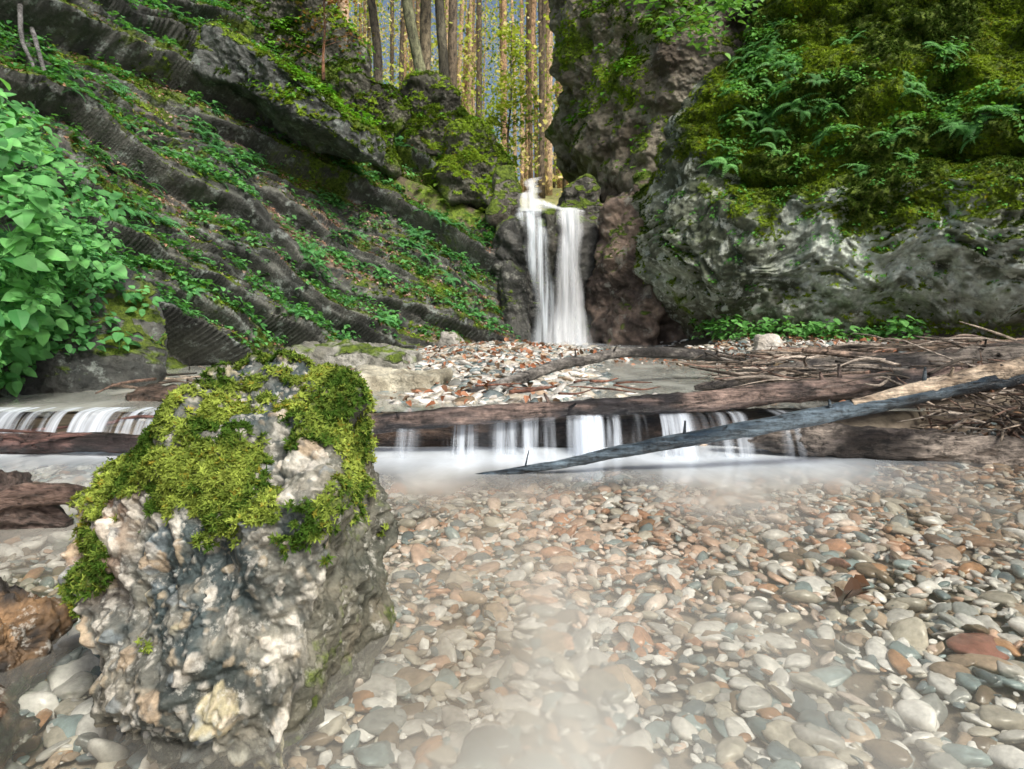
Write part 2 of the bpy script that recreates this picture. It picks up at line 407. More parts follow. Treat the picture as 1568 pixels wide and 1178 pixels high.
# ---------------------------------------------------------------- rocks from hulls
def rock(name,pts,level,seed,a1=.08,s1=1.5,a2=.02,s2=7,c0=(.07,.065,.055),c1=(.2,.19,.17),moss=.3,mat=None,k=14,strat=0,mb=.5,facet=.8):
    V,F=hull_shape(pts,level,k); Nv=fnorm(V,F)
    wv=V+.12*np.stack([fbm(V,1.6*s1,2,seed+i) for i in range(3)],-1)/s1
    d=a1*fbm(V+seed,s1,4,seed)+a2*fbm(V,s2,5,seed+5,.6)+a1*facet*(.6-worley(wv+seed*1.3,s1*.9,seed+9)[0])+a1*.35*facet*(.6-worley(wv,s1*2.3,seed+19)[0])
    if strat:
        q=V*np.array([1,1,5.]); d=d+strat*ridged(q,1.,3,seed+8)
    V=V+Nv*d[:,None]; Nv=fnorm(V,F)
    m=fbm(V,s1*1.2,4,seed+3); mm=fbm(V,s1*5,3,seed+4)
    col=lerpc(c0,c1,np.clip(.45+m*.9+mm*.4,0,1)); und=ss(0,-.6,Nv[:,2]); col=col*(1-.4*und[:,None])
    ms=np.clip(moss*(.25+1.1*ss(-.1,.7,Nv[:,2]))+mb*.6*m,0,1)*(moss>0)
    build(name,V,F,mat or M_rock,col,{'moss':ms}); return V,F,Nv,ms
colm=rock('rock_pillar',[(.62,11,6.3),(.8,10.6,5.3),(.95,11,4.4),(1.0,11.2,3.5),(1.5,11.,2.5),(1.7,12,2.0),(1.6,9.9,5.9),(1.6,10.1,4.2),(2.0,10.1,2.4),(2.9,10.2,2.4),(4.2,11,2),(5,13,2),(1.5,13.5,2),(1,13,6.5),(1.2,11,8),(2.4,10,8.4),(5,10.5,9),(5,13,9),(2.9,9.5,5),(4.8,9.6,6)],8,101,.42,.8,.09,3,(.08,.062,.042),(.36,.33,.26),.5,mb=.85,facet=1.2)
rwall=rock('rock_wall',[(1.15,9.9,-.2),(1.4,9.35,-.2),(1.4,9.4,1.2),(1.2,9.75,1.8),(1.5,9.5,2.2),(2.3,9.6,2.7),(2.6,9.2,-.2),(2.6,10.6,2.9),(1.3,10.8,2.3),(2.,9.0,-.2),(1.9,9.0,.9),(3,11,-.2)],7,131,.18,1.6,.07,5,(.08,.06,.048),(.40,.30,.235),.4,facet=1.5)
rock('rock_wall',[(-.3,9.9,-.2),(1.5,9.9,-.2),(-.2,9.95,1.95),(.3,9.85,2.0),(1.3,9.85,2.02),(1.3,11,2.1),(-.4,11,2.3),(-.4,11,-.2),(1.5,11,-.2)],7,141,.10,1.8,.04,6,(.03,.032,.03),(.12,.12,.11),.35,k=20)
rock('rock_ledge',[(.50,9.75,1.2),(.66,9.72,1.2),(.5,9.7,2.1),(.64,9.72,2.14),(.45,10.1,2.2),(.7,10.1,2.2),(.55,9.95,1.)],5,146,.05,3,.02,9,(.04,.04,.03),(.14,.13,.11),.5)
rock('rock_ledge',[(-.1,9.6,-.1),(.32,9.5,-.1),(-.05,9.7,1.0),(.2,9.65,1.1),(-.2,10,1.6),(.25,10,1.3),(.3,9.7,.4)],6,147,.07,2.5,.03,8,(.035,.037,.033),(.15,.15,.14),.4)
rock('mossy_boulder',[(.75,10.5,2.0),(1.5,10.4,2.0),(.85,10.5,2.7),(1.25,10.4,2.85),(1.4,11.2,2.6),(.7,11.2,2.1),(1.6,11.3,2.0)],6,151,.09,2,.03,7,moss=.9)
mb1=rock('mossy_boulder',[(-1.75,10.6,3.2),(-.95,10.5,3.0),(-1.7,10.6,4.5),(-1.0,10.7,4.55),(-.75,10.8,3.9),(-.7,11.6,2.9),(-1.8,11.8,4.4),(-2.0,11.6,3.0)],7,161,.2,1.4,.06,5,(.03,.03,.02),(.18,.18,.14),.65)
mb2=rock('mossy_boulder',[(-1.1,10.4,2.5),(-.25,10.3,2.2),(-.9,10.4,3.7),(-.4,10.5,3.7),(-.1,10.6,3.2),(0,11.4,2.4),(-1,11.5,3.8),(-1.2,11.5,2.5)],7,171,.2,1.4,.06,5,(.03,.03,.02),(.18,.18,.14),.65)
rock('mossy_boulder',[(-.35,10.2,2.0),(.08,10.25,1.9),(-.25,10.3,2.9),(.02,10.5,3.0),(.12,10.9,2.5),(.1,11.2,1.9),(-.4,11.2,2.9)],6,181,.08,2,.03,7,(.04,.035,.025),moss=.8)
mb3=rock('mossy_boulder',[(-2.9,10.4,3.2),(-1.8,10.3,2.8),(-2.8,10.3,4.5),(-1.9,10.4,4.3),(-1.7,11.,3.6),(-2.9,11.5,4.4),(-1.9,11.5,2.8)],7,191,.2,1.2,.06,5,(.03,.03,.02),(.18,.18,.14),.6)
mb4=rock('mossy_boulder',[(-4.2,11.0,4.6),(-2.6,10.9,4.3),(-4.0,11.2,6.3),(-3.0,11.2,5.9),(-2.4,11.4,5.2),(-4,12.6,6.2),(-2.6,12.6,4.4),(-5.2,11.4,6.6),(-5.4,11.6,5)],7,201,.25,1.1,.06,5,(.03,.03,.02),(.18,.175,.15),.55)
slab=rock('rock_slab',[(-4.3,8.7,3.9),(-4.2,8.6,4.5),(-4.4,9.8,4.9),(-1.9,8.55,2.65),(-1.85,8.6,3.05),(-1.7,9.5,3.1),(-1.75,9.5,2.6),(-3,8.4,3.25),(-3,8.4,3.85),(-4.4,10,3.7),(-2.3,10.1,3.2)],7,211,.14,1.5,.06,5,(.035,.042,.04),(.18,.195,.19),.55,k=18,mat=M_left)
outc=rock('rock_outcrop',[(-3.7,3.55,.05),(-2.85,4.0,.08),(-2.45,4.5,.15),(-2.4,4.7,.45),(-2.85,4.1,.7),(-3.5,3.6,1.1),(-3.7,5,1.3),(-2.7,5.2,.8),(-3.6,3.0,.1),(-3.7,3,.9)],7,221,.14,1.8,.06,6,(.025,.03,.03),(.13,.135,.125),.45,mat=M_left)
rock('flat_stone',[(-1.85,5.0,.1),(-.8,4.9,.1),(-1.75,5.0,.38),(-.9,4.95,.34),(-.75,5.5,.32),(-1.8,5.6,.42),(-1.,5.9,.1)],6,231,.05,4,.02,15,(.18,.18,.15),(.5,.5,.46),.40,k=20)
rock('flat_stone',[(-1.0,4.1,.1),(-.5,4.1,.1),(-.95,4.15,.27),(-.52,4.15,.25),(-.42,4.5,.26),(-1.1,4.6,.28),(-.5,4.7,.1)],6,241,.03,5,.012,20,(.26,.24,.18),(.52,.5,.4),.1,k=20)
rock('white_stone',[(2.2,5.95,.2),(2.5,5.9,.2),(2.25,5.95,.42),(2.45,6.0,.46),(2.55,6.1,.33),(2.3,6.2,.44),(2.5,6.3,.2)],6,251,.02,6,.008,20,(.4,.37,.32),(.65,.62,.57),0)
rock('stone',[(-.85,7.4,.2),(-.55,7.4,.2),(-.8,7.4,.42),(-.6,7.5,.4),(-.5,7.7,.2),(-.8,7.8,.3)],5,261,.02,6,.008,20,(.2,.2,.18),(.45,.43,.4),.2)
rock('wet_stone',[(-1.15,1.15,-.1),(-.95,1.2,-.1),(-1.12,1.2,.06),(-1.01,1.25,.07),(-.95,1.45,.03),(-1.2,1.5,.08),(-1.25,1.3,.04)],7,271,.05,7,.02,22,(.02,.017,.014),(.26,.16,.08),0,M_boul,facet=1.6)
rock('wet_stone',[(-.98,1.0,-.12),(-.85,1.0,-.12),(-.97,1.03,-.01),(-.88,1.05,-.01),(-.83,1.15,-.04),(-.95,1.2,.0)],6,281,.03,9,.012,26,(.02,.018,.015),(.16,.10,.06),0,M_boul,facet=1.3)
# ---------------------------------------------------------------- foreground boulder
bp=[(-.64,1.38,.60),(-.56,1.5,.59),(-.40,1.5,.585),(-.31,1.42,.55),(-.295,1.2,.50),(-.31,1.55,.40),(-.27,1.36,.16),(-.28,1.4,.0),(-.27,1.13,.40),(-.275,1.12,.26),(-.32,1.03,.0),(-.46,.99,-.02),(-.35,1.05,-.12),(-.71,1.06,.02),(-.70,1.12,-.1),(-.86,1.2,.16),(-.89,1.25,.25),(-.84,1.3,.36),(-.76,1.34,.46),(-.69,1.33,.53),(-.83,1.65,.2),(-.36,1.75,.33),(-.62,1.72,.42),(-.75,1.7,-.12),(-.3,1.7,-.12),(-.47,1.01,.22),(-.37,1.09,.38),(-.66,1.09,.27),(-.57,1.15,.41)]
V,F=hull_shape(bp,8,26); Nv=fnorm(V,F)
wv=V+.035*np.stack([fbm(V,11,3,340+i) for i in range(3)],-1)
wv2=V+.02*np.stack([fbm(V,20,3,345+i) for i in range(3)],-1)
d=.045*fbm(V,5,4,301)+.026*fbm(V,14,5,303,.6)+.05*(.5-worley(wv,5,306)[0])
F1,F2,ID=worley(wv2*np.array([1,1,1.15]),16,310); g1,g2,id2=worley(wv2,32,320); e1,e2,id3=worley(wv,65,325)
nod=np.clip(.52-F1,0,.25)*(ID>.68); nod2=np.clip(.52-g1,0,.22)*(id2>.6); nod3=np.clip(.5-e1,0,.3)*(id3>.55)
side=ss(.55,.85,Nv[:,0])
d=d+(nod*.055+nod2*.032+nod3*.012)*(1-.8*side)-.020
V=V+Nv*d[:,None]; Nv=fnorm(V,F)
sl=V[:,2]+.14*fbm(V,6,3,330)
mn=fbm(V,8,5,331,.7); mn2=fbm(V,30,3,332)
mossm=ss(.26,.40,sl)*ss(-.2,.35,Nv[:,2]+.15*mn)
mossm=mossm*ss(-.26,-.02,mn+.22*mn2-.28*ss(-.50,-.62,V[:,0])*ss(.48,.55,V[:,2]))
drip=ss(.12,.3,sl)*ss(-.50,-.36,V[:,0])*ss(.02,.25,mn+.2*mn2)*(1-side)
spots=ss(.08,.2,sl)*ss(.34,.46,mn+.25*mn2)
patch=np.exp(-(((V[:,0]+.77)/.05)**2+((V[:,2]-.23)/.06)**2)); mossm=np.clip(mossm+.9*drip+.8*spots+ss(.3,.6,patch)*(V[:,1]<1.4),0,1)*(1-.5*side)
d=mossm*.008*(1+mn2)
V=V+Nv*d[:,None]; Nv=fnorm(V,F)
m=fbm(V,6,4,335); m4=fbm(V,25,4,336)
col=lerpc((.04,.058,.06),(.27,.26,.215),np.clip(.38+.9*m+.6*m4,0,1))
och=ss(-.64,-.78,V[:,0]+.04*m)*ss(.12,.27,V[:,2]); col=lerpc(col,(.5,.31,.2),och*.6)
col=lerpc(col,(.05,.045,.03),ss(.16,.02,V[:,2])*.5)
nc=np.array([(.62,.6,.53),(.45,.35,.24),(.22,.25,.27),(.52,.47,.3),(.16,.2,.22)])[(ID*997).astype(int)%5]
nc2=np.array([(.66,.63,.56),(.46,.38,.26),(.22,.26,.28),(.52,.5,.44)])[(id2*997).astype(int)%4]
nc3=np.array([(.6,.58,.52),(.35,.3,.22),(.15,.17,.17)])[(id3*997).astype(int)%3]
a=(ss(.02,.10,nod)*.65*(1-.6*side))[:,None]; col=col*(1-a)+nc*a
a=(ss(.02,.10,nod2)*.55*(1-.7*side))[:,None]; col=col*(1-a)+nc2*a
a=(ss(.02,.12,nod3)*.4*(1-.7*side))[:,None]; col=col*(1-a)+nc3*a
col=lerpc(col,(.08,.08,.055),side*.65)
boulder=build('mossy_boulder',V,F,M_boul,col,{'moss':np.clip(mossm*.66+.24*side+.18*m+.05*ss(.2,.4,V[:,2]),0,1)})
BV,BF,BN,BM=V,F,Nv,mossm
# ---------------------------------------------------------------- moss tufts
def mosstemplate(n=7,seed=1):
    r=np.random.default_rng(seed); V=[];F=[]
    for i in range(n):
        a=r.uniform(0,6.28); l=r.uniform(.5,1); w=.16; el=r.uniform(.3,1.2)
        dx,dy=math.cos(a),math.sin(a); b=len(V)
        V+=[(-dy*w,dx*w,0),(dy*w,-dx*w,0),(dx*l*math.cos(el)-dy*w*.7,dy*l*math.cos(el)+dx*w*.7,l*.6*math.sin(el)+.05),(dx*l*math.cos(el)*1.35,dy*l*math.cos(el)*1.35,l*.7*math.sin(el))]
        F+=[(b,b+1,b+2),(b+1,b+3,b+2)]
    return np.array(V),np.array(F)
MT=mosstemplate()
def mosscover(name,V,Nv,w,count,size,cA,cB,mat=M_moss,seed=1,spread=.0,ns=None,cm=.42,ca=1.3):
    r=np.random.default_rng(seed); w=w/w.sum()
    i=r.choice(len(V),count,p=w); pos=V[i]+r.normal(0,spread,(count,3))+Nv[i]*size*.15
    up=Nv[i]+r.normal(0,.35,(count,3))+np.array([0,0,.35])
    t=np.clip(cm+fbm(pos,ns or .14/size,3,seed)*ca+r.normal(0,.22,count),0,1)
    c=lerpc(cA,cB,t); c=c*r.uniform(.65,1.3,(count,1))
    dry=r.uniform(0,1,count)<.06; c[dry]=c[dry]*np.array([1.1,.75,.6])
    a=inst(MT,pos,orient(up,r.uniform(0,6.28,count)),size*r.uniform(.5,1.7,count),c)
    return build(name,a[0],a[1],mat,a[2],smooth=False)
o=mosscover('moss',BV,BN,(BM>.35)*(.25+BM)*(BV[:,1]<1.65),46000,.0078,(.05,.11,.014),(.34,.43,.08),seed=3,spread=.002,ns=14,ca=1.)
o.parent=boulder
# ---------------------------------------------------------------- leaf templates
def leafT(w=.42,fold=.08,bend=.15):
    ys=[0,.12,.4,.75,1.]; ws=[.02,w*.75,w,w*.6,.0]; V=[];F=[]
    for y,wd in zip(ys,ws):
        zc=-bend*y*y
        V+=[(-wd,y,zc+fold*wd*2),(0,y,zc),(wd,y,zc+fold*wd*2)]
    for i in range(4):
        a=i*3
        F+=[(a,a+1,a+4),(a,a+4,a+3),(a+1,a+2,a+5),(a+1,a+5,a+4)]
    return np.array(V),np.array(F)
def rotz(V,a):
    c,s_=math.cos(a),math.sin(a); return V@np.array([[c,s_,0],[-s_,c,0],[0,0,1]])
def rotx(V,a):
    c,s_=math.cos(a),math.sin(a); return V@np.array([[1,0,0],[0,c,s_],[0,-s_,c]])
def herbT(n=7,seed=0,w=.4):
    r=np.random.default_rng(seed); parts=[]
    L,LF=leafT(w,.14)
    for i in range(n):
        a=i*2.4+r.uniform(-.4,.4); hgt=r.uniform(.25,1.0); rad=r.uniform(.1,.5)
        s_=r.uniform(.34,.65)
        V=rotx(L*s_,r.uniform(-.6,.35)); V=V+np.array([0,rad,hgt]); V=rotz(V,a)
        parts.append((V,LF))
        st=np.array([(-.012,0,0),(.012,0,0),(0,rad,hgt)]); st=rotz(st,a)
        parts.append((st,np.array([(0,1,2)])))
    V,F,_=join(parts); return V,F
def fernT(nf=8,seed=0,np_=13):
    r=np.random.default_rng(seed); parts=[]
    for i in range(nf):
        V=[];F=[]; a=i*6.283/nf+r.uniform(-.35,.35); L=r.uniform(.7,1.1); lift=r.uniform(.4,.95)
        def c(t): return np.array([0,L*t*.95,lift*t*1.1-1.0*t*t*.75])
        for j in range(1,np_+1):
            t=j/np_; p=c(t); wl=.23*math.sin(math.pi*min(1,t*.86+.14))**.8*(1.05-t*.6)+.01; dw=.42/np_
            for sg in (-1,1):
                b=len(V)
                V+=[tuple(p+np.array([0,-dw*.8,0])),tuple(p+np.array([0,dw*.6,0])),tuple(p+np.array([sg*wl*.6,dw*1.0,-.02])),tuple(p+np.array([sg*wl,dw*1.2,-.06])),tuple(p+np.array([sg*wl*.6,-dw*.6,-.02]))]
                F+=[(b,b+1,b+2),(b,b+2,b+4),(b+4,b+2,b+3)]
        parts.append((rotz(np.array(V),a),np.array(F)))
    V,F,_=join(parts); return V,F
HT=[herbT(7,i) for i in range(3)]; FT=[fernT(8,i) for i in range(3)]
def plants(name,pos,up,size,cA,cB,T,seed=0,mat=M_leaf,hue=.25):
    r=np.random.default_rng(seed); n=len(pos); parts=[]
    k=r.integers(0,len(T),n)
    for j in range(len(T)):
        m=k==j
        if m.sum()==0: continue
        t=np.clip(r.normal(.5,.3,m.sum()),0,1); c=lerpc(cA,cB,t)
        W,FF,C=inst(T[j],pos[m],orient(up[m]+r.normal(0,.15,(m.sum(),3)),r.uniform(0,6.28,m.sum())),size[m],c)
        C=C*np.repeat(r.uniform(1-hue,1+hue,(len(W)//3+1,1)),3,0)[:len(W)]
        parts.append((W,FF,C))
    V,F,C=join(parts); return build(name,V,F,mat,C,smooth=False)
def pick(P,Nm,w,n,seed):
    r=np.random.default_rng(seed); w=w.ravel().astype(float); w=w/w.sum()
    i=r.choice(len(w),n,p=w); return P.reshape(-1,3)[i],Nm.reshape(-1,3)[i]
vis=(LP[...,1]>3.0)&(LP[...,2]>.25)
clump=fbm(LP,1.6,3,401)
def area(P):
    du=np.gradient(P,axis=0); dv=np.gradient(P,axis=1); return np.linalg.norm(np.cross(du,dv),axis=-1)
AL=area(LP); AR=area(RP)
wl=AL*vis*ss(.2,.6,LN[...,2])*ss(-.25,.25,clump+.25*(Lf>.25))*(1-.8*Lover)*(1-.4*Lbr)*(LP[...,2]<6)
p,n=pick(LP,LN,wl,7000,1); s_=np.random.default_rng(5).uniform(.05,.14,len(p))
plants('herb_foliage',p,n*.6+np.array([0,0,1]),s_,(.05,.18,.05),(.17,.46,.14),HT,1)
p,n=pick(LP,LN,wl*(LP[...,1]>4.5),600,2); s_=np.random.default_rng(6).uniform(.13,.26,len(p))
plants('fern_foliage',p,n*.6+np.array([.2,-.2,.8]),s_,(.06,.20,.07),(.15,.44,.16),FT,2)
p,n=pick(LP,LN,AL*vis*(mossL>.34)*(mossL)**2*(LP[...,2]<6),80000,3)
o=mosscover('moss',p,n,np.ones(len(p)),80000,.026,(.045,.085,.01),(.24,.38,.04),seed=8,ns=2.)
lw=AL*vis*ss(.35,.7,LN[...,2])*(.06+Lbr)*(LP[...,2]<6)
p,n=pick(LP,LN,lw,24000,4); r=np.random.default_rng(9)
c=np.array([(.28,.14,.09),(.40,.24,.16),(.2,.11,.07),(.48,.36,.30)])[r.integers(0,4,len(p))]*r.uniform(.6,1.2,(len(p),1))
a=inst(leafT(.35,.3,.3),p+n*.01,orient(n+r.normal(0,.35,p.shape),r.uniform(0,6.28,len(p))),r.uniform(.025,.055,len(p)),c)
build('leaf_litter',*a[:2],M_litter,a[2],smooth=False)
# right cliff vegetation
visr=(RU<9.5)&(RZ<6)
p,n=pick(RP,RN,AR*visr*(Rm>.40)*Rm,105000,5)
mosscover('moss',p,n,np.ones(len(p)),105000,.026,(.035,.07,.006),(.22,.33,.025),seed=12,ns=1.6)
fw=AR*visr*ss(2.15,2.35,RZ)*ss(-.1,.35,fbm(RP,1.3,3,411))*(RU>4.6)*ss(.0,.4,RN[...,2]+.25)
p,n=pick(RP,RN,fw,180,6); s_=np.random.default_rng(7).uniform(.10,.30,len(p))
plants('fern_foliage',p,n*.7+np.array([-.1,-.2,.6]),s_,(.06,.20,.05),(.19,.46,.14),FT,4)
p,n=pick(RP,RN,fw,1200,16); s_=np.random.default_rng(8).uniform(.04,.11,len(p))
plants('herb_foliage',p,n*.7+np.array([0,0,.7]),s_,(.06,.2,.03),(.18,.45,.09),HT,5)
fw=AR*(RU>4.4)*(RU<7.0)*ss(.75,.55,RZ)*ss(.1,.3,RZ)
p,n=pick(RP,RN,fw,130,7); p=p+np.array([-.05,-.25,0]); p[:,2]=np.random.default_rng(1).uniform(.28,.46,len(p))
plants('herb_foliage',p,n*.3+np.array([0,0,1]),np.random.default_rng(8).uniform(.06,.17,len(p)),(.08,.26,.05),(.2,.48,.14),HT,6)
fw=AR*(RU>4.)*(RU<9)*(RZ>.9)*(RZ<2.1)*ss(.1,.4,RN[...,2]+.3*fbm(RP,1.5,2,444))
p,n=pick(RP,RN,fw,240,17)
plants('herb_foliage',p,n*.7+np.array([0,0,.7]),np.random.default_rng(18).uniform(.03,.08,len(p)),(.05,.2,.03),(.15,.42,.08),HT,18)
for nm,(V_,F_,N_,ms_),cnt,sd,sz_ in (('a',slab,200,31,.11),('b',colm,170,32,.14),('c',mb4,160,33,.14),('d',mb1,60,34,.09),('e',mb2,50,35,.09),('f',mb3,90,36,.11)):
    w=ss(.3,.8,N_[:,2])*(V_[:,1]<11.8)
    i=np.random.default_rng(sd).choice(len(V_),cnt,p=w/w.sum())
    plants('herb_foliage',V_[i],N_[i]*.4+np.array([0,0,1]),np.random.default_rng(sd).uniform(.5,1.2,cnt)*sz_,(.07,.24,.02),(.22,.48,.06),HT,sd)
    w=(ms_>.4)*1.*(V_[:,1]<12); mosscover('moss',V_,N_,w,7000,.035,(.04,.08,.006),(.24,.37,.035),seed=sd,ns=1.6)
r=np.random.default_rng(44); n=700; x=r.uniform(-8,-.3,n); y=r.uniform(10.3,17,n)
plants('undergrowth',v3(x,y,bed(x,y)),np.array([[0,0,1.]]).repeat(n,0),r.uniform(.12,.35,n),(.08,.18,.02),(.28,.44,.06),HT+FT,45)
# ---------------------------------------------------------------- leafy shrub on the left bank
r=np.random.default_rng(50)
cen=[]
for i in range(900):
    t=r.uniform(0,1)
    y=3.4+r.uniform(0,1.6); z_=.35+1.8*t; x=-2.86-.32*(y-3.4)-.40*t*t+.5*math.sin(t*3.1)*r.uniform(.0,1)
    x=min(x,-.50*y-.28-r.uniform(0,.2))
    if math.sin(x*9+z_*4)*math.sin(y*7+z_*6)<-.15: continue
    cen.append((x,y,z_))
cen=np.array(cen)
szs=np.where(r.uniform(0,1,len(cen))<.2,r.uniform(.14,.23,len(cen)),r.uniform(.05,.13,len(cen)))
plants('leafy_shrub',cen-np.array([0,0,.12]),np.array([[.35,-.45,.8]]).repeat(len(cen),0),szs,(.05,.20,.06),(.22,.56,.18),[herbT(8,10,.42),herbT(7,11,.36),herbT(9,12,.32)],51,hue=.4)
p,n=pick(outc[0],outc[2],(outc[0][:,2]>.4)*ss(-.2,.5,outc[2][:,2]),240,77)
plants('herb_foliage',p,n+np.array([0,0,.6]),np.random.default_rng(3).uniform(.06,.15,240),(.05,.2,.06),(.18,.5,.17),HT,78)
# ---------------------------------------------------------------- pebbles
def pebT(level,seed):
    V,F=ico(level); V=V.copy()
    r=np.random.default_rng(seed)
    pl=r.normal(0,1,(9,3)); pl/=np.linalg.norm(pl,axis=1,keepdims=True); dd=r.uniform(.62,.95,9)
    acc=1+sum(np.where(V@a_>0,(np.maximum(V@a_,1e-4)/b_)**12,0) for a_,b_ in zip(pl,dd))
    V=V*(acc**(-1/12))[:,None]
    k=1+.14*fbm(V+seed*3,1.6,2,seed)
    V=V*k[:,None]*np.array([1.2,r.uniform(.6,1.),r.uniform(.28,.5)]); return V,F
def pebbles(name,x,y,dz,size,colf,level,seed):
    r=np.random.default_rng(seed); n=len(x); parts=[]; k=r.integers(0,8,n)
    z_=bed(x,y)+dz
    up=r.normal(0,.28,(n,3))+np.array([0,0,1.])
    col=colf(x,y,r)
    for j in range(8):
        m=k==j
        if m.sum()==0: continue
        parts.append(inst(pebT(level,seed+j),v3(x,y,z_)[m],orient(up[m],r.uniform(0,6.28,m.sum())),size[m],col[m]))
    V,F,C=join(parts); return build(name,V,F,M_pebble,C)
PAL=np.array([(.62,.60,.56),(.52,.48,.40),(.34,.35,.33),(.48,.37,.27),(.42,.24,.13),(.17,.21,.22),(.2,.15,.10),(.82,.80,.76),(.27,.34,.34)])
def colA(x,y,r):
    n=len(x)
    w=np.array([4.2,3.6,2.4,1.8,1.0,1.7,1.3,4.,2]); i=r.choice(9,n,p=w/w.sum())
    c=PAL[i].copy()
    warm=np.exp(-((x-.35)/1.0)**2-((y-2.2)/.6)**2); warm=np.clip(warm*1.1,0,1)
    rw=r.uniform(0,1,n)<warm*.5
    c[rw]=np.array([(.62,.42,.31),(.66,.51,.42),(.5,.27,.16),(.74,.63,.55)])[r.integers(0,4,rw.sum())]
    br=r.uniform(0,1,n)<ss(.8,2.0,x)*ss(1.5,2.2,y)*.65
    c[br]=np.array([(.30,.19,.12),(.38,.27,.18),(.2,.14,.1),(.46,.37,.29)])[r.integers(0,4,br.sum())]
    return c*r.uniform(.7,1.12,(n,1))
r=np.random.default_rng(60)
def area_pts(n,x0,x1,y0,y1):
    x=r.uniform(x0,x1,n*3);y=r.uniform(y0,y1,n*3)
    k=np.abs(x)<.82*y+.5; x=x[k][:n];y=y[k][:n]; return x,y
x,y=area_pts(5000,-1.5,1.7,.75,1.6); sz=np.clip(r.lognormal(-4.15,.5,len(x)),.006,.05)
pebbles('gravel',x,y,sz*.15,sz,colA,3,1)
x,y=area_pts(17000,-3,3.1,1.6,3.35); sz=np.clip(r.lognormal(-4.15,.46,len(x)),.008,.05)
pebbles('gravel',x,y,sz*.15,sz,colA,2,11)
def colB(x,y,r):
    w=np.array([4,3.5,3,1.2,.3,1.8,1.0,4.,2]); c=PAL[r.choice(9,len(x),p=w/w.sum())]
    return c*r.uniform(.65,1.1,(len(x),1))
n=10000; x=np.r_[r.normal(-.05,.9,n),r.uniform(-2.,4.8,n)]; y=np.r_[r.uniform(3.6,9.4,n),r.uniform(3.6,8,n)]
sz=np.clip(r.lognormal(-3.5,.4,len(x)),.012,.08)
pebbles('gravel',x,y,sz*.2,sz,colB,2,21)
bx=np.array([1.02,.35,.95,.62,-.15,1.28,1.75,.15]);by=np.array([1.42,2.35,1.9,1.35,1.9,2.6,2.2,1.55])
bs=np.array([.07,.05,.045,.05,.06,.055,.05,.045])
def colS(x,y,r): return np.array([(.26,.12,.09),(.6,.5,.42),(.28,.14,.10),(.5,.48,.42),(.5,.44,.36),(.42,.28,.2),(.5,.48,.44),(.4,.4,.38)])[:len(x)]
pebbles('stone',bx,by,bs*.05,bs,colS,4,31)
# ---------------------------------------------------------------- water
def watersheet(name,x0,x1,y0,y1,z0,nx,ny,foamf,colf):
    X,Y=np.meshgrid(np.linspace(x0,x1,nx),np.linspace(y0,y1,ny),indexing='ij')
    Zw=z0+.006*fbm(v3(X,Y),2.2,3,501)
    P=v3(X,Y,Zw); build(name,P,gridF(nx,ny),M_water,colf(X,Y).reshape(-1,3),{'foam':np.clip(foamf(X,Y),0,1)})
def foamL(X,Y):
    n=fbm(v3(X*1.0,Y*.6),2.3,3,511); n2=fbm(v3(X*1.0,Y*.7),3.0,2,512); n3=fbm(v3(X*3.0,Y*.8),1.5,3,513)
    c=.80*np.exp(-(np.maximum(0,3.12-Y)/.30)**2)*ss(-1.0,-.5,X)*ss(2.4,.9,X)*(1+.35*n3)
    c=c+.36*np.exp(-((Y-2.5)/.38)**2)*ss(-.9,-.3,X)*ss(2.4,.8,X)*(1+.8*n)
    xc=.10+.10*np.sin(Y*2.)
    c=c+.36*np.exp(-((X-xc)/.42)**2)*ss(2.3,1.4,Y)*(1+.6*n2)
    c=c+.10*ss(1.2,.2,X)*ss(2.4,1.4,Y)*ss(-.4,0,X)
    c=c+.07+.08*n+.3*ss(-.85,-1.2,X)*ss(1.3,2.,Y)
    c=c+.6*np.exp(-((Y-3.2)/.2)**2)*ss(-1.,-1.4,X)
    return c
def colL(X,Y):
    t=ss(2.4,2.95,Y); c=lerpc((.64,.64,.59),(.78,.87,.95),t)
    w=np.exp(-((X-.1)/.8)**2-((Y-2.2)/.4)**2); c=lerpc(c,(.82,.70,.61),w*.6)
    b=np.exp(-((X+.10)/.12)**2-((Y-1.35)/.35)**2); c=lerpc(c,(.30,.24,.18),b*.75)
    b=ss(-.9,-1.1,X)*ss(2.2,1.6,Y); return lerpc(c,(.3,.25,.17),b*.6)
watersheet('water',-6,9,-3.5,3.38,0,400,300,foamL,colL)
def foamU(X,Y):
    n=fbm(v3(X,Y),1.5,3,521)
    return .3+.2*n+.5*ss(8.2,9.4,Y)*ss(-.6,.2,X)+.4*np.exp(-((X-1.1)/.6)**2-((Y-5.2)/1.)**2)+.35*ss(-1.3,-1.8,X)
watersheet('water',-3.6,3.2,3.34,9.9,.165,200,200,foamU,lambda X,Y: lerpc((.6,.63,.58),(.85,.9,.95),ss(8,9.3,Y)))
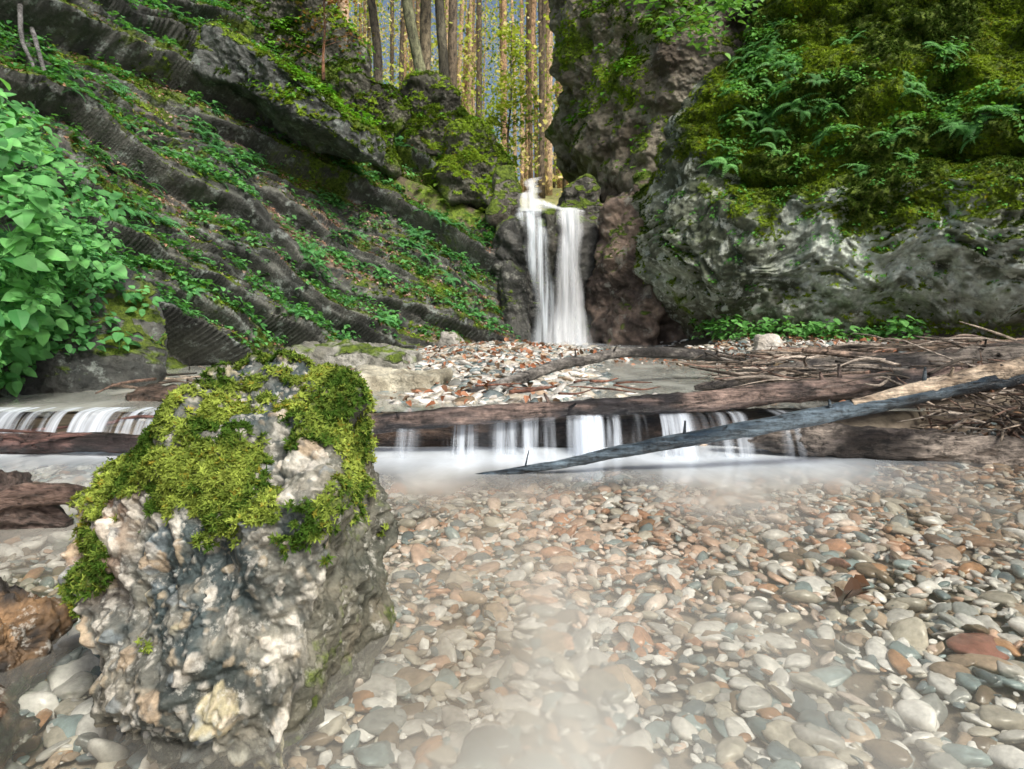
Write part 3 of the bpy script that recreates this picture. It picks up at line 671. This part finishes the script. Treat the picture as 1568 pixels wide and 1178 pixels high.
def fall(x0a,x1a,x0b,x1b,ytop,ybot,zt,zb,seed,parent,name,mat=M_fall,nu=40,nv=80,lip=.25,al=1.,edge=.4,topf=0,wob=.04):
    u=np.linspace(0,1,nu);v=np.linspace(0,1,nv); Uu,Vv=np.meshgrid(u,v,indexing='ij')
    t=Vv
    X=(x0a+(x1a-x0a)*Uu)*(1-t)+(x0b+(x1b-x0b)*Uu)*t
    X=X+wob*(zt-zb)/2*np.sin(t*5+seed)*t
    tt=np.clip((t-.08)/.92,0,1)
    Y=ytop+(ybot-ytop)*np.sqrt(tt)+np.where(t<.08,(.08-t)/.08*lip,0)
    Zv=zt+(zb-zt)*tt**1.25
    Y=Y-.08*(zt-zb)/2*fbm(v3(X*7,Zv*.7,Uu*0+seed),1,3,seed)
    jag=.12*fbm(v3(Zv*3,Uu*0+seed,Uu*0),1,3,seed)
    fade=ss(0,edge,Uu+jag*t)*ss(1,1-edge,Uu-jag*t)*al
    if topf: fade=fade*ss(0,topf,t)
    return build(name,v3(X,Y,Zv),gridF(nu,nv),mat,None,{'fade':fade},parent=parent)
def ribbon(path,seed,parent,name,mat=M_fall,al=1.,edge=.4,nu=30,nv=120,off=0.):
    C=cr(np.asarray(path,float),nv); u=np.linspace(-.5,.5,nu)
    L=np.linspace(0,1,nv)
    jl=.22*fbm(v3(L*6,0*L+seed,0*L),1,3,seed)
    X=C[None,:,0]+(u[:,None]+.5*jl[None]*u[:,None])*C[None,:,3]+.04*jl[None]
    Y=C[None,:,1]+0*X-off-.05*fbm(v3(X*8,C[None,:,2]+0*X,0*X+seed),1,3,seed); Zv=C[None,:,2]+0*X+off*.3
    U2=u[:,None]+.5+0*X; jag=.14*fbm(v3(L*9,0*L+seed+3,0*L),1,3,seed+1)[None]
    fade=ss(0,edge,U2+jag)*ss(1,1-edge,U2+jag)*ss(0,.04,L)[None]*al
    return build(name,v3(X,Y,Zv),gridF(nu,nv),mat,None,{'fade':fade},parent=parent)
wf=bpy.data.objects.new('waterfall',None); bpy.context.scene.collection.objects.link(wf)
up_=[(.44,11.4,2.95,.22),(.30,10.9,2.78,.28),(.36,10.6,2.60,.26),(.24,10.3,2.45,.34),(.30,10.05,2.28,.42),(.30,9.85,2.14,.44)]
ribbon(up_,1,wf,'upper_stream',al=.85); ribbon(up_,2,wf,'upper_stream_front',off=.03,al=.7)
mn_=[(.35,10.5,2.42,.22),(.6,10.15,2.24,.3),(.84,9.86,2.16,.42),(.86,9.7,2.06,.44),(.86,9.58,1.7,.40),(.83,9.5,1.2,.42),(.80,9.42,.6,.50),(.80,9.32,.16,.72)]
for i in range(3): ribbon(mn_,10+i,wf,'stream_main',off=.03*i,al=[1,.95,.8][i],edge=[.35,.45,.5][i])
sd_=[(.27,9.98,2.2,.44),(.27,9.8,2.08,.44),(.33,9.6,1.85,.38),(.38,9.5,1.4,.36),(.47,9.45,.9,.34),(.50,9.35,.16,.5)]
ribbon(sd_,20,wf,'stream_side',M_thin,al=.9); ribbon(sd_,21,wf,'stream_side',M_thin,off=.03,al=.8); ribbon(sd_[:4],22,wf,'stream_side_top',M_fall,al=.3,off=.02); ribbon(sd_[2:],23,wf,'stream_side_low',M_fall,al=.25,off=.05,edge=.5)
fall(.30,1.2,.15,1.3,9.2,9.0,.65,.15,15,wf,'spray',M_fall,al=.5,edge=.5,topf=.85,lip=0)
cs=bpy.data.objects.new('cascade',None); bpy.context.scene.collection.objects.link(cs)
for i,(a0,a1,al) in enumerate([(-.32,-.16,.95),(-.10,.17,.75),(.24,.58,.95),(.64,.9,.85),(.97,1.15,.5),(-.6,-.42,.35),(.3,.5,.8),(1.25,1.4,.4),(-.2,1.1,.3)]):
    fall(a0,a1,a0-.03,a1+.03,3.245-.012*i,3.08-.014*i,.185,-.01,20+i,cs,'curtain',M_casc,50,30,.15,al=al,edge=.35)
cs2=bpy.data.objects.new('cascade',None); bpy.context.scene.collection.objects.link(cs2)
fall(-3.4,-.8,-3.4,-.8,3.36,3.18,.168,-.01,51,cs2,'curtain',M_casc,120,30,.1,al=.9,edge=.05)
# ---------------------------------------------------------------- logs
def log(name,pts,rad,c0,c1,mat,seed,n=160,sides=32,amp=.14,stubs=0,sq=1.0):
    V,F=tube(pts,rad,n,sides,seed,amp,7,sq); parts=[(V,F)]
    C=cr(pts,60); r=np.random.default_rng(seed)
    for i in range(stubs):
        k=r.integers(4,56); p=C[k]; a=r.uniform(0,3.14); rr=np.interp(k/59,np.linspace(0,1,len(rad)),rad)
        d=np.array([r.normal(0,.5),-abs(math.cos(a))*.6,abs(math.sin(a))+.3]); d/=np.linalg.norm(d); L=r.uniform(.02,.07)+rr
        v,f=tube([p,p+d*L*.6,p+d*L],[rr*.3,rr*.2,rr*.12],8,8,seed+i,.1); parts.append((v,f))
    V,F,_=join(parts); m=fbm(V,3,4,seed); m2=fbm(V*np.array([1,4,4]),9,3,seed+2)
    col=lerpc(c0,c1,np.clip(.4+m*1.1+m2*.6,0,1))
    return build(name,V,F,mat,col)
log('log',[(-.85,3.12,.12),(-.3,3.10,.175),(.3,3.15,.205),(.9,3.2,.235),(1.7,3.32,.295),(2.8,3.5,.36),(3.6,3.6,.42)],[.038,.045,.042,.048,.055,.06,.065],(.02,.018,.02),(.19,.14,.12),M_wet,601,stubs=7,amp=.2)
log('log',[(-.18,2.72,-.01),(.2,2.72,.045),(.48,2.75,.095),(1.0,2.78,.18),(1.4,2.8,.25),(1.85,2.85,.34),(2.27,2.9,.415),(3.0,2.98,.55)],[.010,.018,.026,.034,.036,.045,.05,.052],(.008,.018,.03),(.09,.125,.155),M_wet,611,stubs=8)
log('log',[(1.45,2.79,.285),(1.85,2.84,.36),(2.27,2.89,.435),(3.1,2.97,.585)],[.016,.035,.045,.05],(.16,.12,.085),(.42,.35,.27),M_dry,613,stubs=2)
log('dead_branch',[(-.42,3.95,.14),(-.1,4.0,.21),(.28,4.2,.32),(.5,4.3,.35),(.8,4.5,.385),(1.4,4.8,.345),(1.7,4.85,.27),(2.0,4.8,.2)],[.02,.035,.035,.03,.034,.04,.04,.03],(.03,.028,.027),(.19,.18,.165),M_dry,621,stubs=6,amp=.2)
log('log',[(1.0,3.12,.07),(1.4,3.08,.07),(1.9,3.02,.05),(2.5,2.95,.02),(3.2,2.9,.0)],[.03,.08,.085,.09,.09],(.03,.025,.022),(.22,.19,.165),M_dry,631,sides=48,amp=.3,sq=.9)
log('log',[(-.7,3.34,.06),(.2,3.32,.07),(1.0,3.34,.08),(1.6,3.36,.08)],[.09,.095,.10,.09],(.012,.009,.008),(.06,.04,.03),M_wet,641)
log('log',[(1.15,4.12,.19),(1.4,4.1,.22),(1.8,4.1,.27),(2.4,4.0,.31),(3.3,4.0,.40),(4.2,4.0,.45)],[.015,.05,.085,.09,.085,.09],(.02,.018,.018),(.13,.115,.10),M_wet,651,stubs=5,amp=.3)
log('log',[(1.5,3.7,.19),(1.8,3.68,.20),(2.2,3.6,.22),(2.9,3.5,.24),(3.6,3.4,.28)],[.02,.06,.08,.085,.09],(.018,.015,.013),(.11,.09,.075),M_wet,661,stubs=6,amp=.3)
log('log',[(1.9,5.2,.33),(2.6,5.1,.36),(3.6,5.0,.40),(4.6,4.9,.44)],[.02,.04,.045,.05],(.05,.04,.03),(.26,.19,.14),M_dry,663,stubs=3,amp=.25)
log('log',[(2.0,4.5,.40),(2.6,4.3,.37),(3.3,4.15,.46),(4.0,4.1,.52)],[.015,.03,.035,.04],(.05,.04,.035),(.3,.22,.17),M_dry,667,stubs=5,amp=.2)
log('log',[(-3.3,3.2,-.01),(-2.6,3.15,.03),(-2.0,3.1,.055),(-1.3,3.1,.03),(-.7,3.1,.03)],[.045,.05,.045,.04,.03],(.02,.014,.014),(.15,.09,.08),M_wet,671,stubs=3,amp=.2)
log('log',[(-2.2,3.75,.13),(-2.1,3.75,.17),(-1.7,3.7,.18),(-1.3,3.65,.13)],[.04,.07,.075,.04],(.015,.012,.01),(.1,.07,.055),M_wet,681,amp=.3)
log('driftwood_stump',[(-2.2,2.2,.02),(-1.8,2.15,.06),(-1.62,2.1,.05),(-1.42,2.1,.0)],[.11,.10,.08,.02],(.018,.013,.012),(.10,.075,.065),M_wet,691,amp=.55,sides=48)
log('driftwood_stump',[(-1.75,2.0,.06),(-1.55,2.05,.10),(-1.4,2.1,.09),(-1.3,2.15,.03)],[.02,.035,.03,.01],(.03,.02,.016),(.16,.11,.09),M_wet,693,amp=.3)
r=np.random.default_rng(70); parts=[]
def stick(p,d,L,rad,sd):
    d=d/np.linalg.norm(d); q=p+d*L*.5+r.normal(0,L*.05,3); return tube([p,q,p+d*L],[rad,rad*.85,rad*.4],14,7,sd,.15)
def addstick(p,d,L,rad,sd,c):
    v,f=stick(np.array(p,float),np.array(d,float),L,rad,sd); parts.append((v,f,np.repeat(np.array([c])*r.uniform(.5,1.2),len(v),0)))
wc=[(.12,.09,.07),(.2,.16,.13),(.3,.25,.2),(.06,.05,.04),(.2,.13,.1),(.38,.33,.28)]
for i in range(300):
    x=r.uniform(1.4,4.2); y=r.uniform(3.25,5.2); z_=.25+.07*r.uniform(0,1)*(x-1)+.04
    addstick((x,y,z_),(r.normal(-.9,.5),r.normal(0,.4),r.normal(.0,.07)),r.uniform(.15,.6),r.uniform(.003,.013),i,wc[r.integers(0,6)])
for i in range(240):
    x=r.uniform(2.0,3.2); y=r.uniform(2.95,3.35)
    addstick((x,y,r.uniform(.10,.30)),(r.normal(-.5,.7),r.normal(-.2,.3),r.normal(-.05,.25)),r.uniform(.1,.3),r.uniform(.003,.008),i+300,wc[r.integers(0,6)])
for i in range(40):
    x=r.uniform(-2.6,-1.3); y=r.uniform(3.8,5.2)
    addstick((x,y,.19+r.uniform(0,.05)),(r.normal(.8,.6),r.normal(0,.5),r.normal(.02,.06)),r.uniform(.2,.6),r.uniform(.004,.012),i+500,wc[r.integers(0,5)])
for i in range(10):
    x=r.uniform(-.3,.7); y=r.uniform(3.5,4.3)
    addstick((x,y,.23),(r.normal(.8,.6),r.normal(0,.5),r.normal(.05,.06)),r.uniform(.15,.3),r.uniform(.005,.012),i+700,(.2,.09,.06))
for i in range(7):
    addstick((r.uniform(-3,-2),r.uniform(2.9,3.3),.06),(1,r.normal(0,.3),r.normal(0,.06)),r.uniform(.3,.9),r.uniform(.006,.014),i+800,(.13,.07,.06))
V,F,C=join(parts); build('driftwood_pile',V,F,M_dry,C)
parts=[]
for i,pts in enumerate([[(-5.2,6.9,3.9),(-4.95,6.6,3.4),(-4.6,6.3,2.95),(-4.4,6.0,2.4)],[(-5.0,6.8,3.6),(-4.7,6.6,3.0),(-4.5,6.5,2.6)]]):
    parts.append(tube(pts,[.025,.018,.008],30,8,i+900,.2))
V,F,_=join(parts); build('tree_root',V,F,M_dry,np.full((len(V),3),.12))
n=1300; x=r.uniform(-2,4.6,n); y=r.uniform(3.4,7.6,n); k=(x>1.4)|(y>6)|(x<.3); x=x[k];y=y[k]
c=np.array([(.3,.12,.06),(.4,.2,.12),(.2,.1,.06),(.12,.08,.05)])[r.integers(0,4,len(x))]
a=inst(leafT(.35,.3,.3),v3(x,y,bed(x,y)+.06),orient(r.normal(0,.4,(len(x),3))+np.array([0,0,1]),r.uniform(0,6.28,len(x))),r.uniform(.03,.07,len(x)),c)
build('leaf_litter',*a[:2],M_litter,a[2],smooth=False)
a=inst(leafT(.4,.5,.4),np.array([[.87,1.62,-.005],[.9,1.64,.0],[.82,1.6,-.006]]),orient(np.array([[.3,-.3,1],[-.4,-.2,1],[.1,.3,1.]]),np.array([1.2,2.4,4.])),np.array([.065,.06,.055]),np.array([[.06,.03,.015],[.12,.06,.03],[.04,.025,.015]]))
build('dead_leaf',*a[:2],M_litter,a[2],smooth=False)
# ---------------------------------------------------------------- trees
LT=leafT(.38,.1,.2)
def tree(name,base,top,r0,r1,seed,nb=10,bark=(.10,.085,.06),leafc=((.12,.2,.03),(.35,.42,.07)),nl=900,ls=.12,bz=.35,curve=.3):
    r=np.random.default_rng(seed); base=np.array(base,float);top=np.array(top,float)
    q=[base+(top-base)*t+np.array([r.normal(0,curve*.3),r.normal(0,curve*.3),0])*(t>0)*(t<1) for t in np.linspace(0,1,6)]
    parts=[tube(q,[r0*1.5,r0,r0*.85,r0*.7,r0*.5,r1],60,14,seed,.14,2)]
    C=cr(q,50); tips=[]
    for i in range(nb):
        k=int(r.uniform(bz,.97)*49); p=C[k]; a=r.uniform(0,6.28); L=r.uniform(1.,3.2)*(1.2-k/60)
        if 'sapling' in name: L*=.3
        d=np.array([math.cos(a),math.sin(a),r.uniform(.1,.7)])
        e=[p,p+d*L*.5,p+d*L+np.array([0,0,-.1*L])]
        rr=r0*.3
        parts.append(tube(e,[rr,rr*.6,rr*.15],14,7,seed+i,.1,2)); tips.append(np.array(cr(e,8)[3:]))
    V,F,_=join(parts); m=fbm(V,2,3,seed)
    par=build(name,V,F,M_bark,lerpc(np.array(bark)*.6,np.array(bark)*1.5,np.clip(.5+m,0,1)))
    if nl:
        tips=np.concatenate(tips); i=r.integers(0,len(tips),nl); sp=.32 if 'sapling' not in name else .1
        pos=tips[i]+r.normal(0,sp,(nl,3))*np.array([1,1,.6])
        t=np.clip(.5+fbm(pos,1.2,2,seed)+r.normal(0,.2,nl),0,1)
        a=inst(LT,pos,orient(r.normal(0,.6,(nl,3))+np.array([0,0,1.]),r.uniform(0,6.28,nl)),ls*r.uniform(.7,1.3,nl),lerpc(leafc[0],leafc[1],t))
        build('crown',*a[:2],M_leaf,a[2],smooth=False,parent=par)
    return par
tree('beech_tree',(-1.95,13,2.9),(-2.25,13.2,13),.12,.04,801,10,(.09,.095,.055),nl=1500,bz=.6,curve=.4)
tree('beech_tree',(-1.62,14,3.2),(-1.2,14.2,15),.11,.04,802,10,(.07,.065,.045),nl=1500,bz=.6)
tree('beech_tree',(-2.1,16,3.5),(-2.2,16.5,18),.15,.05,803,12,(.12,.10,.065),nl=2000,bz=.6,curve=.2)
tree('beech_tree',(-3.3,15.5,4),(-3.5,15.5,16),.11,.04,804,12,(.07,.06,.045),nl=2000,bz=.5,curve=.2)
tree('sapling',(-3.0,10.4,4.3),(-2.95,10.4,6.2),.02,.008,805,12,(.14,.07,.04),((.1,.1,.03),(.3,.14,.06)),260,.06,.2,.08)
tree('sapling',(-.1,13.2,2.6),(0,13.2,6.4),.025,.01,806,30,(.12,.10,.07),((.22,.36,.04),(.5,.6,.1)),1300,.08,.25,.2)
tree('beech_tree',(-6.5,9,6.0),(-6.3,9,15),.16,.05,807,10,(.1,.09,.06),nl=1500,bz=.4)
parts=[]
r=np.random.default_rng(90)
for i in range(115):
    y=22+38*r.uniform(0,1)**.8; x=r.uniform(-.42,.22)*y; b=bed(np.array([x]),np.array([y]))[0]
    rr=r.uniform(.07,.17); hh=r.uniform(16,26); ln=r.normal(0,.6)
    v,f=tube([(x,y,b-.3),(x+ln*.3,y,b+hh*.5),(x+ln,y,b+hh)],[rr*1.2,rr,rr*.5],14,8,i,.1,1)
    c=np.array([(.34,.22,.14),(.2,.14,.09),(.46,.33,.23),(.11,.085,.06)])[r.integers(0,4)]  # lighter bark tones have warm sunlight put into the colour
    parts.append((v,f,np.repeat(c[None],len(v),0)))
V,F,C=join(parts); forest=build('forest',V,F,M_bark,C)
nc=1300; cy=22+40*r.uniform(0,1,nc)**.75; cx=r.uniform(-.45,.22,nc)*cy; cb=bed(cx,cy); cz=cb+r.uniform(0,1,nc)**.85*26+.3
per=80; i=np.repeat(np.arange(nc),per); pos=v3(cx,cy,cz)[i]+r.normal(0,1,(nc*per,3))*np.array([1.3,1.3,.5])
pal=np.array([(.30,.44,.06),(.60,.70,.15),(.95,.90,.50),(.12,.22,.05),(.92,.76,.46)])[r.choice(5,nc,p=[.30,.26,.20,.14,.10])]  # pale yellow and peach leaf colours stand in for sunlit glow
a=inst((np.array([(-.4,0,0),(.4,0,.1),(.3,1,0),(-.3,.9,-.1)]),np.array([(0,1,2),(0,2,3)])),pos,orient(r.normal(0,1,(len(pos),3)),r.uniform(0,6.28,len(pos))),r.uniform(.06,.19,len(pos)),pal[i]*r.uniform(.7,1.1,(len(pos),1)))
build('forest_foliage',*a[:2],M_far,a[2],smooth=False,parent=forest)
parts=[];tips=[]
for i,pts in enumerate([[(3.2,8.3,4.6),(2.5,7.8,4.35),(1.95,7.4,4.0),(1.65,7.2,3.75)],[(2.7,7.9,4.45),(2.3,7.3,4.0),(2.0,7.0,3.55)],[(2.4,7.7,4.3),(1.8,7.2,4.2),(1.3,6.9,3.95)],[(2.6,7.9,4.5),(2.5,7.4,4.2),(2.45,7.0,3.9)]]):
    parts.append(tube(pts,[.018,.01,.004],24,7,i,.1)); tips.append(cr(pts,24)[7:])
V,F,_=join(parts); br=build('beech_branch',V,F,M_bark,np.full((len(V),3),.06))
tips=np.concatenate(tips); n=360; i=r.integers(0,len(tips),n)
a=inst(LT,tips[i]+r.normal(0,.09,(n,3)),orient(r.normal(0,.4,(n,3))+np.array([0,-.3,1]),r.uniform(0,6.28,n)),r.uniform(.06,.11,n),lerpc((.08,.22,.04),(.22,.48,.10),r.uniform(0,1,n)))
build('leaves',*a[:2],M_leaf,a[2],smooth=False,parent=br)
# ---------------------------------------------------------------- light
w=bpy.data.worlds.new('World'); bpy.context.scene.world=w; w.use_nodes=True
nt=w.node_tree; bg=nt.nodes['Background']; sky=nt.nodes.new('ShaderNodeTexSky'); sky.sky_type='NISHITA'; sky.sun_disc=False
el=math.radians(50); az=math.radians(147)
sky.sun_elevation=el; sky.sun_rotation=az; sky.dust_density=6.0; sky.air_density=1.0
nt.links.new(sky.outputs[0],bg.inputs[0]); bg.inputs[1].default_value=.15
L=bpy.data.lights.new('sun','SUN'); L.energy=3.5; L.angle=math.radians(14); L.color=(1,.95,.86)
so=bpy.data.objects.new('sun',L); bpy.context.scene.collection.objects.link(so)
from mathutils import Vector
dv=Vector((math.sin(az)*math.cos(el),math.cos(az)*math.cos(el),math.sin(el)))
so.rotation_euler=dv.to_track_quat('Z','Y').to_euler()
# ---------------------------------------------------------------- camera
cam=bpy.data.cameras.new('camera'); co=bpy.data.objects.new('camera',cam); bpy.context.scene.collection.objects.link(co)
co.location=(0,0,.7); co.rotation_euler=(math.pi/2,0,0); cam.lens=22.96; cam.sensor_width=36; cam.shift_y=-.0759; cam.clip_start=.05; cam.clip_end=500
cam.dof.use_dof=True; cam.dof.focus_distance=1.9; cam.dof.aperture_fstop=9
bpy.context.scene.camera=co
sc=bpy.context.scene; sc.view_settings.view_transform='Standard'; sc.view_settings.look='None'; sc.view_settings.exposure=0
print('faces',sum(len(o.data.polygons) for o in sc.objects if o.type=='MESH'))
